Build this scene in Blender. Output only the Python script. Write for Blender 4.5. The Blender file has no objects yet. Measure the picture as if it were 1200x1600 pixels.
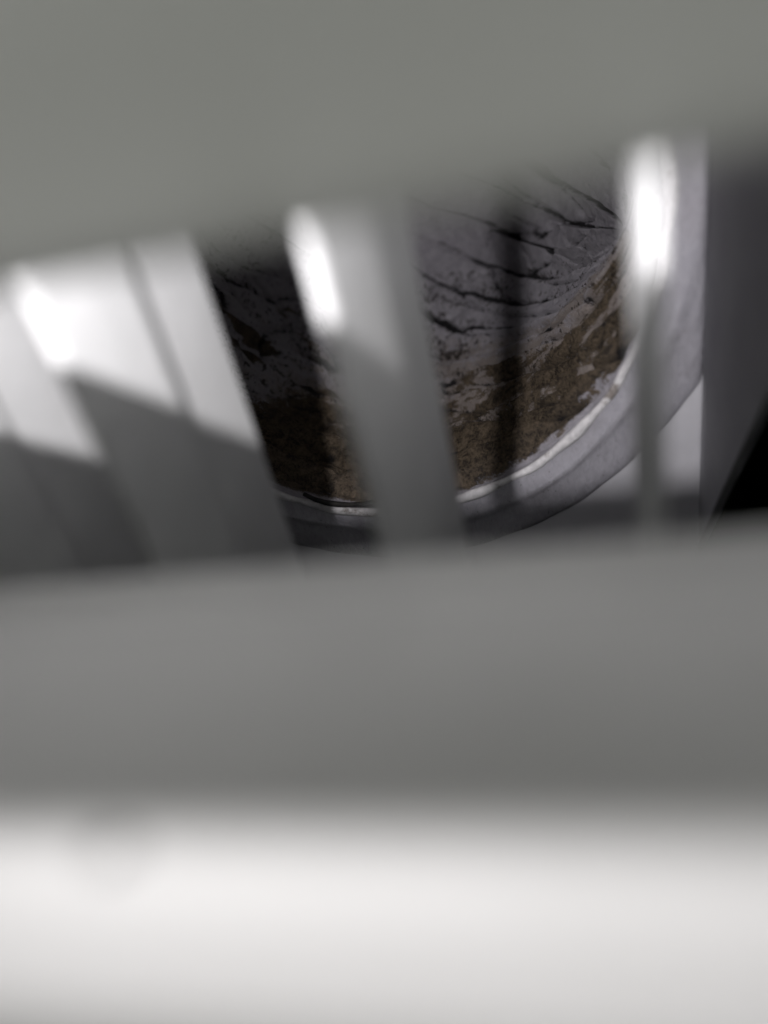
import bpy, math, numpy as np
from mathutils import Matrix, Vector

# ------------------------------------------------------------------ camera, world, lamp, exposure
S = 0.001                                   # everything below is in millimetres, built at real size
scene = bpy.context.scene
COL = scene.collection
cam_data = bpy.data.cameras.new('camera')
cam = bpy.data.objects.new('camera', cam_data)
COL.objects.link(cam)
R_ = Vector((.9686, .1420, -.2043)); U_ = Vector((.0889, .5695, .8171)); B_ = R_.cross(U_)
cam.matrix_world = Matrix(((R_.x, U_.x, B_.x, 0), (R_.y, U_.y, B_.y, 0), (R_.z, U_.z, B_.z, 0), (0, 0, 0, 1)))
cam_data.sensor_fit = 'VERTICAL'
cam_data.sensor_height = 36.0
cam_data.sensor_width = 27.0
cam_data.lens = 36.0 * 1161 / 1600
cam_data.clip_start = 0.0008
cam_data.clip_end = 20
cam_data.dof.use_dof = True
cam_data.dof.focus_distance = 0.165
cam_data.dof.aperture_fstop = 7.4           # a lens opening about 3.5 mm wide
scene.camera = cam

world = bpy.data.worlds.new('World')
scene.world = world
world.use_nodes = True
bg = world.node_tree.nodes['Background']
bg.inputs['Color'].default_value = (.86, .95, .86, 1)
bg.inputs['Strength'].default_value = 0.012

# the small torch lamp of the phone, above and to the left of its lens
ld = bpy.data.lights.new('torch_lamp', 'SPOT')
ld.energy = 0.92
ld.color = (1.0, .963, .99)
ld.shadow_soft_size = 0.0013
ld.spot_size = math.radians(174)
ld.spot_blend = 1.0
lamp = bpy.data.objects.new('torch_lamp', ld)
COL.objects.link(lamp)
lamp.location = Vector((-16.2, 0, 25.5)) * S
lamp.rotation_euler = Vector((.08, .95, -.062)).to_track_quat('-Z', 'Y').to_euler()

# added soft fill from low in front, lifting the upper blade's shaded underside
wd = bpy.data.lights.new('fill_light', 'AREA')
wd.shape = 'RECTANGLE'; wd.size = 1.0; wd.size_y = .8
wd.energy = 13.0
wd.color = (.97, 1.0, .92)
fill = bpy.data.objects.new('fill_light', wd)
COL.objects.link(fill)
fill.location = (0.5, -1.6, -1.1)
fill.rotation_euler = (-fill.location).to_track_quat('-Z', 'Y').to_euler()

scene.view_settings.view_transform = 'Standard'
scene.view_settings.look = 'None'
scene.view_settings.exposure = 0.0
scene.view_settings.gamma = 1.0
scene.view_settings.use_curve_mapping = False
scene.render.engine = 'CYCLES'
scene.cycles.use_denoising = True
scene.cycles.max_bounces = 7
scene.cycles.diffuse_bounces = 6
scene.cycles.sample_clamp_indirect = 3.0

# ------------------------------------------------------------------ materials
def new_mat(name):
    m = bpy.data.materials.new(name); m.use_nodes = True
    nt = m.node_tree
    return m, nt, nt.nodes['Principled BSDF']

def N(nt, t, **kw):
    n = nt.nodes.new(t)
    for k, v in kw.items(): setattr(n, k, v)
    return n

def math_node(nt, op, a, b=None, clamp=False):
    n = N(nt, 'ShaderNodeMath', operation=op, use_clamp=clamp)
    for i, v in enumerate((a, b)):
        if v is None: continue
        if isinstance(v, (int, float)): n.inputs[i].default_value = v
        else: nt.links.new(v, n.inputs[i])
    return n.outputs[0]

def noise(nt, scale, detail=6, rough=.6, stretch=None, dist=0.0):
    tc = N(nt, 'ShaderNodeTexCoord'); mp = N(nt, 'ShaderNodeMapping')
    nt.links.new(tc.outputs['Object'], mp.inputs['Vector'])
    if stretch: mp.inputs['Scale'].default_value = stretch
    n = N(nt, 'ShaderNodeTexNoise')
    n.inputs['Scale'].default_value = scale; n.inputs['Detail'].default_value = detail
    n.inputs['Roughness'].default_value = rough; n.inputs['Distortion'].default_value = dist
    nt.links.new(mp.outputs['Vector'], n.inputs['Vector'])
    return n.outputs['Fac']

def ramp(nt, fac, p0, c0, p1, c1):
    r = N(nt, 'ShaderNodeValToRGB')
    r.color_ramp.elements[0].position = p0; r.color_ramp.elements[0].color = (*c0, 1)
    r.color_ramp.elements[1].position = p1; r.color_ramp.elements[1].color = (*c1, 1)
    nt.links.new(fac, r.inputs['Fac'])
    return r.outputs['Color']

def mix(nt, fac, a, b):
    n = N(nt, 'ShaderNodeMix', data_type='RGBA')
    if isinstance(fac, (int, float)): n.inputs[0].default_value = fac
    else: nt.links.new(fac, n.inputs[0])
    for i, v in ((6, a), (7, b)):
        if isinstance(v, tuple): n.inputs[i].default_value = (*v, 1)
        else: nt.links.new(v, n.inputs[i])
    return n.outputs[2]

def bump(nt, height, strength, dist, bsdf):
    b = N(nt, 'ShaderNodeBump'); b.inputs['Strength'].default_value = strength
    b.inputs['Distance'].default_value = dist
    nt.links.new(height, b.inputs['Height']); nt.links.new(b.outputs['Normal'], bsdf.inputs['Normal'])

def plastic(name, c0, c1, rough, scale=60, spec=.4):
    m, nt, b = new_mat(name)
    f = noise(nt, scale, 7, .65)
    nt.links.new(ramp(nt, f, .35, c0, .65, c1), b.inputs['Base Color'])
    b.inputs['Roughness'].default_value = rough
    b.inputs['Specular IOR Level'].default_value = spec
    bump(nt, noise(nt, 3000, 3, .5), .05, .0001, b)
    return m

M_BLADE = plastic('white_painted_blade', (.520, .524, .508), (.562, .566, .55), .5)
M_VANE = plastic('white_painted_vane', (.512, .520, .515), (.58, .588, .583), .55, 90, .3)
M_FRAME = plastic('dark_grey_frame', (.24, .24, .245), (.32, .32, .325), .7)
M_BOX = plastic('grey_sheet', (.27, .27, .285), (.33, .33, .345), .6)
M_PLATE = plastic('pale_sheet', (.40, .40, .42), (.47, .47, .49), .5)
M_DARK = plastic('dark_cavity', (.030, .030, .028), (.055, .053, .048), .9, 40, .1)
M_SPECK = plastic('grey_dirt', (.05, .05, .05), (.10, .10, .10), .9, 900, .1)
M_SCRAP = plastic('black_scrap', (.012, .012, .012), (.03, .028, .026), .8, 900, .2)

# fuzzy felt-like facing of the collar plate
M_FELT, nt, b = new_mat('felt_facing')
f1 = noise(nt, 900, 5, .7, (1, 1, .45), .8); f2 = noise(nt, 70, 5, .6)
c = ramp(nt, f1, .3, (.25, .247, .268), .7, (.34, .335, .362))
spk = math_node(nt, 'GREATER_THAN', noise(nt, 1500, 2, .5), .70)
c = mix(nt, math_node(nt, 'MULTIPLY', spk, .6), c, (.08, .075, .08))
dirt = ramp(nt, f2, .52, (0, 0, 0), .75, (1, 1, 1))
c = mix(nt, math_node(nt, 'MULTIPLY', dirt, .35), c, (.16, .15, .15))
nt.links.new(c, b.inputs['Base Color']); b.inputs['Roughness'].default_value = .95
b.inputs['Specular IOR Level'].default_value = .1
bump(nt, f1, .45, .0005, b)

# off-white bead round the mouth of the duct
M_BEAD, nt, b = new_mat('bead')
f1 = noise(nt, 500, 6, .7); f2 = noise(nt, 160, 6, .7)
c = ramp(nt, f1, .35, (.42, .415, .42), .65, (.62, .61, .61))
c = mix(nt, ramp(nt, f2, .58, (0, 0, 0), .66, (.8, .8, .8)), c, (.10, .075, .055))
nt.links.new(c, b.inputs['Base Color']); b.inputs['Roughness'].default_value = .7
bump(nt, f1, .5, .0005, b)

# mouldy liner: the stains follow the folds (attributes made with the mesh)
M_LINER, nt, b = new_mat('mouldy_liner')
def attr(n):
    a = N(nt, 'ShaderNodeAttribute'); a.attribute_name = n
    return a.outputs['Fac']
fine = noise(nt, 1700, 4, .7); mid = noise(nt, 420, 8, .72, None, .6)
spots = noise(nt, 760, 4, .6, None, .3)
both = math_node(nt, 'ADD', math_node(nt, 'MULTIPLY', mid, .6), math_node(nt, 'MULTIPLY', fine, .4))
cloth = ramp(nt, mid, .3, (.24, .232, .252), .7, (.38, .365, .392))
def field(a, n, gain, lo, hi):      # soft field + noise, cut to a ragged patch
    v = math_node(nt, 'ADD', a, math_node(nt, 'MULTIPLY', math_node(nt, 'SUBTRACT', n, .5), gain))
    mr = N(nt, 'ShaderNodeMapRange'); mr.interpolation_type = 'SMOOTHSTEP'
    mr.inputs['From Min'].default_value = lo; mr.inputs['From Max'].default_value = hi
    nt.links.new(v, mr.inputs['Value'])
    return mr.outputs['Result']
brown_c = mix(nt, ramp(nt, both, .41, (0, 0, 0), .60, (1, 1, 1)), (.014, .0105, .0065), (.112, .085, .056))
tan = field(attr('tan'), both, 2.2, .30, .85)
col = mix(nt, math_node(nt, 'MULTIPLY', tan, .7), cloth, (.165, .132, .098))
spot = field(attr('spotty'), spots, 3.0, .80, 1.15)
col = mix(nt, math_node(nt, 'MULTIPLY', spot, .88), col, (.022, .017, .013))
br = field(attr('brown'), both, 2.4, .30, .72)
col = mix(nt, math_node(nt, 'MULTIPLY', br, .97), col, brown_c)
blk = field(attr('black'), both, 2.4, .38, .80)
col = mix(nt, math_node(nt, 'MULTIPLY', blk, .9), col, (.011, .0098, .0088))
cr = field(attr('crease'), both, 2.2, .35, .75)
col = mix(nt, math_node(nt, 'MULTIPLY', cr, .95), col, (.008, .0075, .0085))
nt.links.new(col, b.inputs['Base Color'])
b.inputs['Roughness'].default_value = .85; b.inputs['Specular IOR Level'].default_value = .2
h = math_node(nt, 'ADD', math_node(nt, 'MULTIPLY', mid, .7), math_node(nt, 'MULTIPLY', fine, .3))
bump(nt, h, 1.0, .0016, b)

# ------------------------------------------------------------------ helpers
def tag(o, label=None, cat=None, group=None, kind=None):
    for k, v in (('label', label), ('category', cat), ('group', group), ('kind', kind)):
        if v: o[k] = v
    return o

def link(name, me, mat, parent=None, smooth=False):
    me.materials.append(mat) if not me.materials else None
    if smooth:
        me.polygons.foreach_set('use_smooth', np.ones(len(me.polygons), bool))
    o = bpy.data.objects.new(name, me); COL.objects.link(o)
    if parent: o.parent = parent
    return o

def mesh(name, verts, faces):
    me = bpy.data.meshes.new(name)
    me.from_pydata([tuple(float(c) * S for c in v) for v in verts], [], faces)
    me.update()
    return me

def empty(name, loc):
    o = bpy.data.objects.new(name, None); COL.objects.link(o)
    o.empty_display_size = .01
    o.location = Vector(loc) * S
    return o

def prism_x(name, prof, x0, x1, nx=1, wob=0):          # profile (y, z) swept along X
    n = len(prof); vs = []; fs = []
    for i in range(nx + 1):
        x = x0 + (x1 - x0) * i / nx
        vs += [(x, y, z) for y, z in prof]
    for i in range(nx):
        for j in range(n):
            a, c = i * n + j, i * n + (j + 1) % n
            fs.append((a, c, c + n, a + n))
    fs.append(tuple(range(n - 1, -1, -1))); fs.append(tuple(nx * n + j for j in range(n)))
    return mesh(name, vs, fs)

def prism_z(name, prof, z0, z1):                       # profile (x, y) swept along Z
    n = len(prof)
    vs = [(x, y, z0) for x, y in prof] + [(x, y, z1) for x, y in prof]
    fs = [(j, (j + 1) % n, (j + 1) % n + n, j + n) for j in range(n)]
    fs.append(tuple(range(n - 1, -1, -1))); fs.append(tuple(range(n, 2 * n)))
    return mesh(name, vs, fs)

def box(name, x0, x1, y0, y1, z0, z1, bev=0):
    vs = [(x, y, z) for x in (x0, x1) for y in (y0, y1) for z in (z0, z1)]
    fs = [(0, 1, 3, 2), (4, 6, 7, 5), (0, 4, 5, 1), (2, 3, 7, 6), (0, 2, 6, 4), (1, 5, 7, 3)]
    me = mesh(name, vs, fs)
    if bev:
        import bmesh
        bm = bmesh.new(); bm.from_mesh(me)
        bmesh.ops.bevel(bm, geom=bm.edges[:], offset=bev * S, segments=2, affect='EDGES')
        bm.to_mesh(me); bm.free()
    return me

rng = np.random.default_rng(7)

def vnoise(x, y, seed=0):                              # smooth 2-D value noise, 0..1
    g = np.random.default_rng(seed).random((256, 256))
    xi = np.floor(x).astype(int); yi = np.floor(y).astype(int)
    fx = x - xi; fy = y - yi
    fx = fx * fx * (3 - 2 * fx); fy = fy * fy * (3 - 2 * fy)
    a = g[xi & 255, yi & 255]; b_ = g[(xi + 1) & 255, yi & 255]
    c_ = g[xi & 255, (yi + 1) & 255]; d_ = g[(xi + 1) & 255, (yi + 1) & 255]
    return (a * (1 - fx) + b_ * fx) * (1 - fy) + (c_ * (1 - fx) + d_ * fx) * fy

def fbm(x, y, seed=0, oct=4, rough=.5):
    s = 0; a = 1; t = 0
    for o in range(oct):
        s = s + a * vnoise(x * 2 ** o + 17.3 * o, y * 2 ** o + 9.1 * o, seed + o); t += a; a *= rough
    return s / t

def sm(x):
    x = np.clip(x, 0, 1); return x * x * (3 - 2 * x)

# ------------------------------------------------------------------ the setting: the dark hollow the box sits in
def cavity():
    x0, x1, y0, y1, z0, z1, t = -150, 92, 3, 300, -170, 100, 4
    parts = [(x0, x1, y1, y1 + t, z0, z1), (x0 - t, x0, y0, y1, z0, z1), (x1, x1 + t, y0, y1, z0, z1),
             (x0, x1, y0, y1, z0 - t, z0), (x0, x1, y0, y1, z1, z1 + t)]
    vs = []; fs = []
    for p in parts:
        k = len(vs)
        vs += [(x, y, z) for x in p[0:2] for y in p[2:4] for z in p[4:6]]
        fs += [tuple(k + i for i in f) for f in ((0, 1, 3, 2), (4, 6, 7, 5), (0, 4, 5, 1), (2, 3, 7, 6), (0, 2, 6, 4), (1, 5, 7, 3))]
    return tag(link('wall_cavity', mesh('wall_cavity', vs, fs), M_DARK), kind='structure')
cavity()

# ------------------------------------------------------------------ plenum box with round collar
CX, CZ, RR = -32.3, -32.5, 53.0
YP = 130.0
XL, XR, ZB, ZT = -92.0, 26.6, -112.0, 48.0
plenum = tag(empty('plenum_box', (CX, 80, ZB)), 'grey felt faced plenum box with round collar behind the grille vanes', 'plenum box')
def under(o, root):
    o.parent = root; o.matrix_parent_inverse = Matrix.Translation(-root.location); return o
def part(name, me, mat, root, smooth=False, label=None):
    o = link(name, me, mat, None, smooth); under(o, root)
    if label: o['label'] = label
    return o

def ring_sheet(name, rad, dep, n=200):
    vs = []; fs = []
    for r, d in zip(rad, dep):
        for i in range(n):
            a = 2 * math.pi * i / n
            w = (.22 * math.sin(5 * a + r) + .2 * math.sin(11 * a) + .12 * math.sin(37 * a + 2 * r)) * (r > 54)
            vs.append((min(max(CX + (r + w) * math.cos(a), XL), XR - .05), YP + d, CZ + (r + w) * math.sin(a)))
    for k in range(len(rad) - 1):
        for i in range(n):
            j = (i + 1) % n
            fs.append((k * n + i, k * n + j, (k + 1) * n + j, (k + 1) * n + i))
    return vs, fs, n
vs, fs, n = ring_sheet('felt_flange', [RR + .3, 56.2, 56.8, 57.6, 58.6, 59.6, 62.5, 65.0, 66.0, 66.3], [-2.0, -1.9, -2.25, -2.35, -1.8, -1.45, -1.25, -.9, -.45, -.2])
part('felt_flange', mesh('felt_flange', vs, fs), M_FELT, plenum, True, 'grey fuzzy flange with a raised ring round the duct mouth')
def back_plate():
    vs, fs, n = ring_sheet('back_plate', [60.0], [0])
    for i in range(n):                                   # out to the rectangle
        a = 2 * math.pi * i / n; c_, s_ = math.cos(a), math.sin(a)
        tx = ((XR - CX) if c_ > 0 else (CX - XL)) / max(abs(c_), 1e-6)
        tz = ((ZT - CZ) if s_ > 0 else (CZ - ZB)) / max(abs(s_), 1e-6)
        t = min(tx, tz)
        vs.append((CX + t * c_, YP, CZ + t * s_))
    fs = [(i, (i + 1) % n, n + (i + 1) % n, n + i) for i in range(n)]
    return mesh('back_plate', vs, fs)
part('back_plate', back_plate(), M_PLATE, plenum)

def bead_ring():
    n, m = 240, 10; vs = []; fs = []
    for i in range(n):
        a = 2 * math.pi * i / n
        wob = .35 * math.sin(7 * a + 1) + .25 * math.sin(17 * a) + .2 * math.sin(31 * a + 2)
        rr = .95 + .18 * math.sin(13 * a) + .12 * math.sin(29 * a)
        for j in range(m):
            b_ = 2 * math.pi * j / m
            r = RR + .1 + wob * .5 + rr * math.cos(b_)
            vs.append((CX + r * math.cos(a), YP - 1.6 + rr * .8 * math.sin(b_), CZ + r * math.sin(a)))
    for i in range(n):
        for j in range(m):
            i2, j2 = (i + 1) % n, (j + 1) % m
            fs.append((i * m + j, i * m + j2, i2 * m + j2, i2 * m + j))
    return mesh('collar_bead', vs, fs)
part('collar_bead', bead_ring(), M_BEAD, plenum, True, 'off white bead round the mouth of the duct')

# sides: the right-hand sheet has its lower front corner cut away
def side_wall(name, x0, x1, cut):
    prof = [(79, ZT), (YP + 1, ZT), (YP + 1, ZB)]
    prof += [(79, -30)] if cut else [(79, ZB)]
    if cut: prof[2] = (YP + 1, -103)
    n = len(prof)
    vs = [(x0, y, z) for y, z in prof] + [(x1, y, z) for y, z in prof]
    fs = [(j, j + n, (j + 1) % n + n, (j + 1) % n) for j in range(n)] + [tuple(range(n)), tuple(range(2 * n - 1, n - 1, -1))]
    return mesh(name, vs, fs)
part('side_wall', side_wall('side_wall', XR, XR + 1.5, True), M_BOX, plenum, label='grey side sheet with its lower corner cut away')
part('side_wall', side_wall('side_wall', XL - 1.5, XL, False), M_BOX, plenum)
part('top_wall', box('top_wall', XL, XR, 79, YP + 1, ZT, ZT + 1.5), M_BOX, plenum)
part('bottom_wall', box('bottom_wall', XL, XR - 1, 79, YP + 1, ZB - 1.5, ZB), M_BOX, plenum)

# ------------------------------------------------------------------ the mouldy flexible duct
A_R = math.asin((-42.0 - CZ) / RR); A_L = math.pi - math.asin((6.0 - CZ) / RR)
PR = np.array([RR * math.cos(A_R), RR * math.sin(A_R)]); PL = np.array([RR * math.cos(A_L), RR * math.sin(A_L)])
CH = (PL - PR) / np.linalg.norm(PL - PR)               # along the hinge line of the bend, right to left
DN = np.array([-CH[1], CH[0]]); DN = DN if DN[1] < 0 else -DN

def duct_base(ph, t):
    al = A_R - t * (A_R + 2 * math.pi - A_L)
    au = A_R + t * (A_L - A_R)
    w = sm((ph - 90) / 90)
    def sd(a):
        q0 = RR * np.cos(a) - PR[0]; q1 = RR * np.sin(a) - PR[1]
        return q0 * CH[0] + q1 * CH[1], q0 * DN[0] + q1 * DN[1]
    sl, dl = sd(al); su, du = sd(au)
    s = sl * (1 - w) + su * w; d = dl * (1 - w) - du * w
    k = 1 + .75 * np.sin(np.radians(ph)) ** 2
    L = np.linalg.norm(PL - PR)
    q = .10 * sm(ph / 40) * sm((180 - ph) / 40)
    s = L / 2 + (s - L / 2) * (1 - q)
    p = np.radians(ph)
    dd = d * k * np.cos(p); dy = d * k * np.sin(p)
    yo = YP - 1 + 16 * sm(ph / 35) * sm((180 - ph) / 35)
    X = CX + PR[0] + s * CH[0] + dd * DN[0]
    Z = CZ + PR[1] + s * CH[1] + dd * DN[1]
    return np.stack([X, yo + dy, Z], -1)

def build_duct():
    nt_, = (620,)
    ph = np.concatenate([np.linspace(0, 112, 560), np.linspace(113, 180, 60)])
    t = np.linspace(0, 1, nt_)
    P, T = np.meshgrid(ph, t, indexing='ij')
    # folds: run round the duct, wander, gather towards the two hinge ends
    warp = (10 - 5 * sm((50 - P) / 20)) * (fbm(T * 2.6, P / 30, 3) - .5) + 1.8 * (fbm(T * 13, P / 9, 11) - .5)
    side = np.sin(np.pi * np.clip(T, 0, 1))
    g = (P + warp * (.35 + side) + 4 * np.sin(T * 5 + 1)) / 7.4
    gi = np.floor(g); fr = g - gi
    rnd = np.random.default_rng(5).random(64)
    amp = np.maximum(.30 + 1.0 * rnd[(gi.astype(int)) % 64], 1.15 * sm((46 - P) / 10))
    gate = sm((fbm(T * 2.6 + gi * 3.7, gi * 1.9, 23, 3) - .28) / .28)
    gate = np.maximum(gate, .85 * sm((50 - P) / 12))
    prof = np.where(fr < .82, fr / .82, (1 - fr) / .18)          # slow rise, sharp fold back
    fold = (prof - .45) * amp * (.25 + .75 * gate)
    g2 = (P * .8 + 46 * T + 14 * (fbm(T * 6, P / 15, 31) - .5)) / 6.2      # slanting cross creases
    fr2 = g2 - np.floor(g2)
    gate2 = sm((fbm(T * 5, P / 14, 41, 3) - .38) / .2)
    wr2 = -np.exp(-((fr2 - .5) / .10) ** 2) * gate2
    g3 = (P * 1.1 - 60 * T + 16 * (fbm(T * 5, P / 12, 61) - .5)) / 6.8
    fr3 = g3 - np.floor(g3)
    gate3 = sm((fbm(T * 4, P / 18, 71, 3) - .39) / .2)
    wr3 = -np.exp(-((fr3 - .5) / .09) ** 2) * gate3
    lump = fbm(T * 14, P / 8, 51, 4) - .5
    tiny = fbm(T * 60, P / 1.8, 57, 3) - .5
    end = sm(T / .10) * sm((1 - T) / .10); start = sm((P - 1) / 5) * sm((178 - P) / 9)
    disp = (5.2 * fold + 1.5 * wr2 + 1.4 * wr3 + 2.6 * lump + .8 * tiny) * (.12 + .88 * end) * start
    base = duct_base(P, T)
    e = .05
    du = duct_base(P + e, T) - duct_base(P - e, T); dv = duct_base(P, T + 1e-3) - duct_base(P, T - 1e-3)
    nrm = np.cross(du, dv); ln = np.linalg.norm(nrm, axis=-1, keepdims=True)
    nrm = nrm / np.maximum(ln, 1e-9)
    ctr = np.array([CX, YP + 30, CZ]); flip = np.sign(np.sum((ctr - base) * nrm, -1, keepdims=True))
    V = base + nrm * flip * (disp[..., None])
    n0, n1 = P.shape
    idx = np.arange(n0 * n1).reshape(n0, n1)
    F = np.stack([idx[:-1, :-1], idx[1:, :-1], idx[1:, 1:], idx[:-1, 1:]], -1).reshape(-1, 4)
    me = bpy.data.meshes.new('liner')
    me.vertices.add(n0 * n1); me.vertices.foreach_set('co', (V * S).astype(np.float32).ravel())
    me.loops.add(F.size); me.loops.foreach_set('vertex_index', F.astype(np.int32).ravel())
    me.polygons.add(len(F)); me.polygons.foreach_set('loop_start', np.arange(0, F.size, 4, dtype=np.int32))
    me.update(calc_edges=True); me.validate()
    # stain fields, laid over the cloth itself
    streak = fbm(T * 22, P / 1.3, 101, 4, .6) - .5
    fade = sm((P - 3) / 5)
    fray = .75 + 1.1 * (fbm(T * 70, P / 1.2, 111, 3) - .5)
    wid = .05 + (.14 + .12 * sm((P - 55) / 20)) * fbm(T * 9, gi * 2.3, 121, 3) ** 2
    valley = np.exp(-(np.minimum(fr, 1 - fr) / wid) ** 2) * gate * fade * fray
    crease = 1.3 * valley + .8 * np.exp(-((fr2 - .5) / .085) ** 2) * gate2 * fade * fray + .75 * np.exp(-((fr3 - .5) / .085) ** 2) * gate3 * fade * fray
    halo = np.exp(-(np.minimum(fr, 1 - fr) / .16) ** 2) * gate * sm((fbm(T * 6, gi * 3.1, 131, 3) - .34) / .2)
    patch = .5 + 1.25 * (.45 * fbm(T * 7, P / 13, 81, 5, .6) + .55 * fbm(T * 8, P / 3.0, 83, 5, .6) - .5)
    patch2 = .5 + 1.2 * (.5 * fbm(T * 9, P / 9, 91, 5, .6) + .5 * fbm(T * 10, P / 2.6, 93, 5, .6) - .5)
    ridge = sm((prof - .70) / .25) * gate  # along the fold ridges, where brown and tan are thinned
    brown = sm((34 + 44 * (patch - .5) + 34 * streak + 10 * T - P) / 18) * sm((P - 1.0) / 3) * (1 - .6 * ridge * sm((P - 9) / 10) * sm((patch2 + .5 * streak - .36) / .2))
    clean = np.exp(-((T - .15) / .075) ** 2) * sm((6.5 + 12 * (patch2 - .5) + 8 * streak - P) / 5)     # bare strip by the bead
    clean = np.maximum(clean, .8 * sm((1.2 + 5 * (patch2 - .5) - P) / 2))
    brown = np.clip(brown - 1.5 * clean - .8 * sm((T - .50) / .1) * sm((P - 12) / 12), 0, 1)  # left side: stains thinned so paler colour stands in for ambient light
    brown = np.maximum(brown, .85 * sm((patch2 - .58) / .10) * sm((78 - P) / 12) * sm((T - .5) / .1))
    spotty = sm((P - 4) / 10) * sm((74 + 20 * (patch2 - .5) - P) / 18) * (.36 + 1.3 * (patch2 - .3) + .7 * streak) + .30 * halo * fade
    tan = sm((P - 7) / 5) * sm((60 - P) / 20) * (.30 + .45 * sm((34 - P) / 14) + .9 * patch + .6 * streak - .2 * ridge) * (1 - .6 * sm((T - .5) / .1))
    black = 1.0 * sm((patch + .35 * streak - .50) / .14) * sm((P - 8) / 15) * sm((64 - P) / 18) * sm((T - .20) / .25) * (1 - .7 * sm((T - .5) / .1))  # tan and black thinned on the left too, brightening the vane's shadow
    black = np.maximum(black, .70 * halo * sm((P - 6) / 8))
    for nme, arr in (('crease', crease), ('brown', brown), ('spotty', spotty), ('tan', tan), ('black', black)):
        a = me.attributes.new(nme, 'FLOAT', 'POINT'); a.data.foreach_set('value', np.clip(arr, 0, 1.5).astype(np.float32).ravel())
    return me, V
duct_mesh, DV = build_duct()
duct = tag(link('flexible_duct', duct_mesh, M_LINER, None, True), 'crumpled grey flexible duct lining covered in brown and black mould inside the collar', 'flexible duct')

# ------------------------------------------------------------------ double deflection grille
grille = tag(empty('vent_grille', (-30, 5.5, -140)), 'white vent grille with blurred slanted louvre blades and upright vanes in front', 'vent grille')
SL = .325; PITCH = 22.4; TH = 2.4
YF, YR = 6.3, 31.0
ZU = -6.55                                             # lower rear edge of the upper blade
GX0, GX1 = -118.0, 62.0
def blade_profile():
    lo = lambda y: ZU + (YR - y) * SL
    pts = []
    # underside, front to rear, then a small round bead at the rear, then the top back to the front
    pts += [(YF + .25, lo(YF) + .15), (YF + 1.2, lo(YF + 1.2)), (14, lo(14)), (YR - 3, lo(YR - 3)), (YR - .6, lo(YR - .6) - .05), (YR, lo(YR) + .25)]
    pts += [(YR + 1.6, lo(YR) + .55), (YR + 3.3, lo(YR) + 1.5), (YR + 3.75, lo(YR) + 2.0), (YR + 3.6, lo(YR) + 2.5), (YR + 3.0, lo(YR) + 2.55), (YR + 1.2, lo(YR) + 2.15), (YR - .2, lo(YR) + 2.3), (YR - 1.4, lo(YR - 1.4) + TH + .1), (YR - 3, lo(YR - 3) + TH - .25)]
    pts += [(14, lo(14) + TH), (YF + 1.2, lo(YF + 1.2) + TH), (YF + .25, lo(YF) + TH - .3), (YF, lo(YF) + TH * .5)]
    return pts
bm_ = prism_x('louvre_blade', blade_profile(), GX0, GX1)
for k in range(-5, 1):                                  # k = 0 is the upper blade in view, -1 the lower one
    o = part('louvre_blade', bm_, M_BLADE, grille)
    o.location = Vector((0, 0, k * PITCH * S)) + o.location
    if k == 0: o['label'] = 'upper slanted blade, its shaded underside across the top of the view'
    if k == -1: o['label'] = 'lower slanted blade, shaded behind and brightly lit along its front'

def vane_profile(h0=.6, h1=1.25, h2=.45, y0=49, ys=62, y1=75):
    right = [(h0 * .55, y0 + .1), (h0, y0 + .6), (h1 * .8, y0 + 6), (h1, ys - 1.6), (h1 - .15, ys - .4), (h2 - .05, ys + .5), (h2 - .2, ys + 1.2), (h2 + .15, y1 - .5), (h2 * .6, y1)]
    return right + [(-x, y) for x, y in reversed(right)]
vm = prism_z('vane', vane_profile(), -128, 29)
VY = 62.0
vanes = [(-98, 0), (-77, 0), (-55.6, 2.5), (-35.7, 3.6), (-13.6, 5.5), (8.1, 4.6), (28.8, 0), (50, 0)]
for x, ang in vanes:
    o = link('upright_vane', vm, M_VANE)
    o.parent = grille
    o.matrix_parent_inverse = Matrix.Translation(-grille.location)
    o.matrix_basis = Matrix.Translation(Vector((x, VY, 0)) * S) @ Matrix.Rotation(math.radians(-ang), 4, 'Z') @ Matrix.Translation(Vector((0, -VY, 0)) * S)

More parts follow.
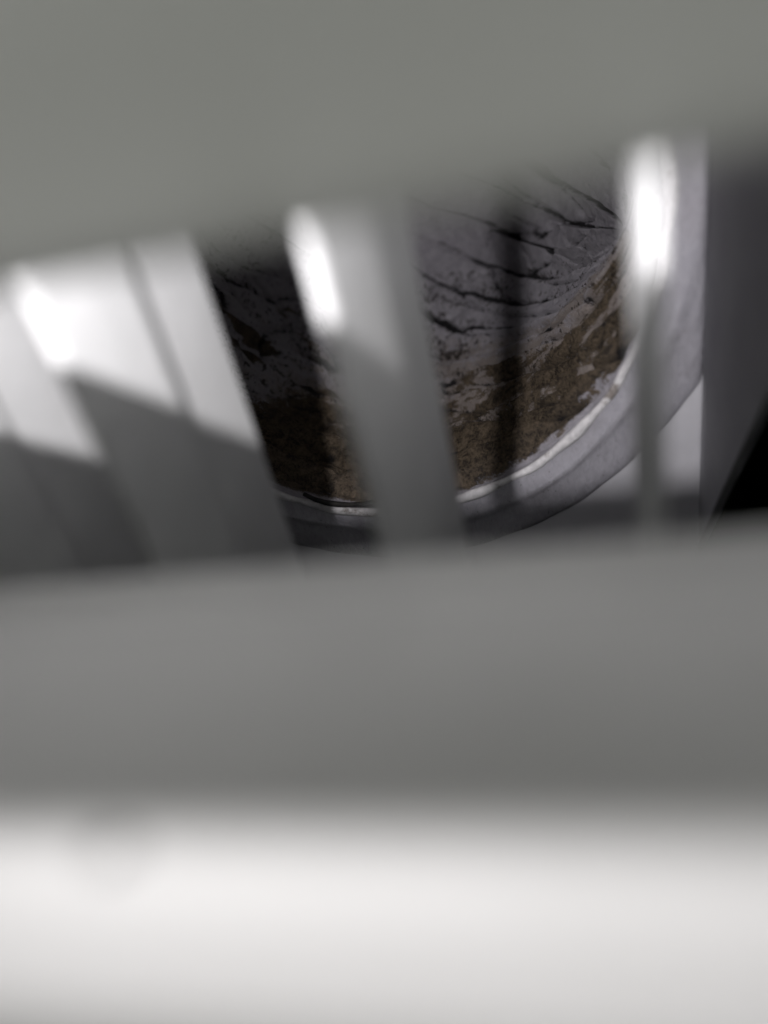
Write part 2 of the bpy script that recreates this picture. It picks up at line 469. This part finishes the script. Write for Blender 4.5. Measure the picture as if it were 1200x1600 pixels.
# frame: four rails that carry blades and vanes
part('frame_rail', box('frame_rail', GX0 - 14, GX0 + .4, 2, 78, -140, 90, .6), M_FRAME, grille)
part('frame_rail', box('frame_rail', GX1 - .4, GX1 + 14, 2, 78, -140, 90, .6), M_FRAME, grille)
part('frame_rail', box('frame_rail', GX0 + .4, GX1 - .4, 2, 78, 27, 89, .6), M_FRAME, grille)
part('frame_rail', box('frame_rail', GX0 + .4, GX1 - .4, 2, 78, -139, -126, .6), M_FRAME, grille)

# ------------------------------------------------------------------ small things
def lump(name, c, rx, ry, rz, mat, seed, rough=.25, slope=0.0):
    import bmesh
    bm = bmesh.new(); bmesh.ops.create_icosphere(bm, subdivisions=3, radius=1)
    r = np.random.default_rng(seed); ph = r.random(9) * 6.28
    for v in bm.verts:
        k = 1 + rough * (math.sin(3 * v.co.x + ph[0]) * math.sin(4 * v.co.y + ph[1]) + .5 * math.sin(7 * v.co.z + ph[2] + 5 * v.co.x))
        x, y, z = v.co.x * k * rx, v.co.y * k * ry, v.co.z * k * rz
        v.co = Vector((c[0] + x, c[1] + y, c[2] + z - slope * y)) * S
    me = bpy.data.meshes.new(name); bm.to_mesh(me); bm.free()
    return link(name, me, mat, None, True)
def blade_top(y): return ZU - PITCH + (YR - y) * SL + TH
def blade_top(y): return ZU - PITCH + (YR - y) * SL + TH
tag(lump('dirt_speck', (-15.2, 12.1, blade_top(12.1) + .05), .55, .55, .22, M_SPECK, 3, .3, SL), 'small grey dirt speck on the lit front of the lower blade', 'dirt speck')
def strip():                                             # curled shred of liner lying on the bead
    pts = [(-52.6, -78.0), (-50.8, -79.4), (-48.6, -80.5), (-46.2, -81.1), (-43.4, -81.7), (-40.6, -81.9), (-38.2, -81.5)]
    hw = [.25, .75, .7, .5, .42, .35, .12]; vs = []; fs = []
    for i, ((x, z), h) in enumerate(zip(pts, hw)):
        a = .5 * math.sin(1.7 * i)
        vs += [(x, 126.6 + a * .4, z + h), (x, 126.1 + a * .4, z), (x, 126.6 + a * .4, z - h), (x, 127.6, z)]
    for i in range(len(pts) - 1):
        for j in range(4):
            k, k2 = i * 4 + j, i * 4 + (j + 1) % 4
            fs.append((k, k2, k2 + 4, k + 4))
    fs += [(0, 1, 2, 3), tuple(len(vs) - 4 + j for j in (3, 2, 1, 0))]
    return tag(link('liner_shred', mesh('liner_shred', vs, fs), M_SCRAP, None, True), 'black curled shred of lining lying on the lower edge of the duct mouth', 'shred')
strip()
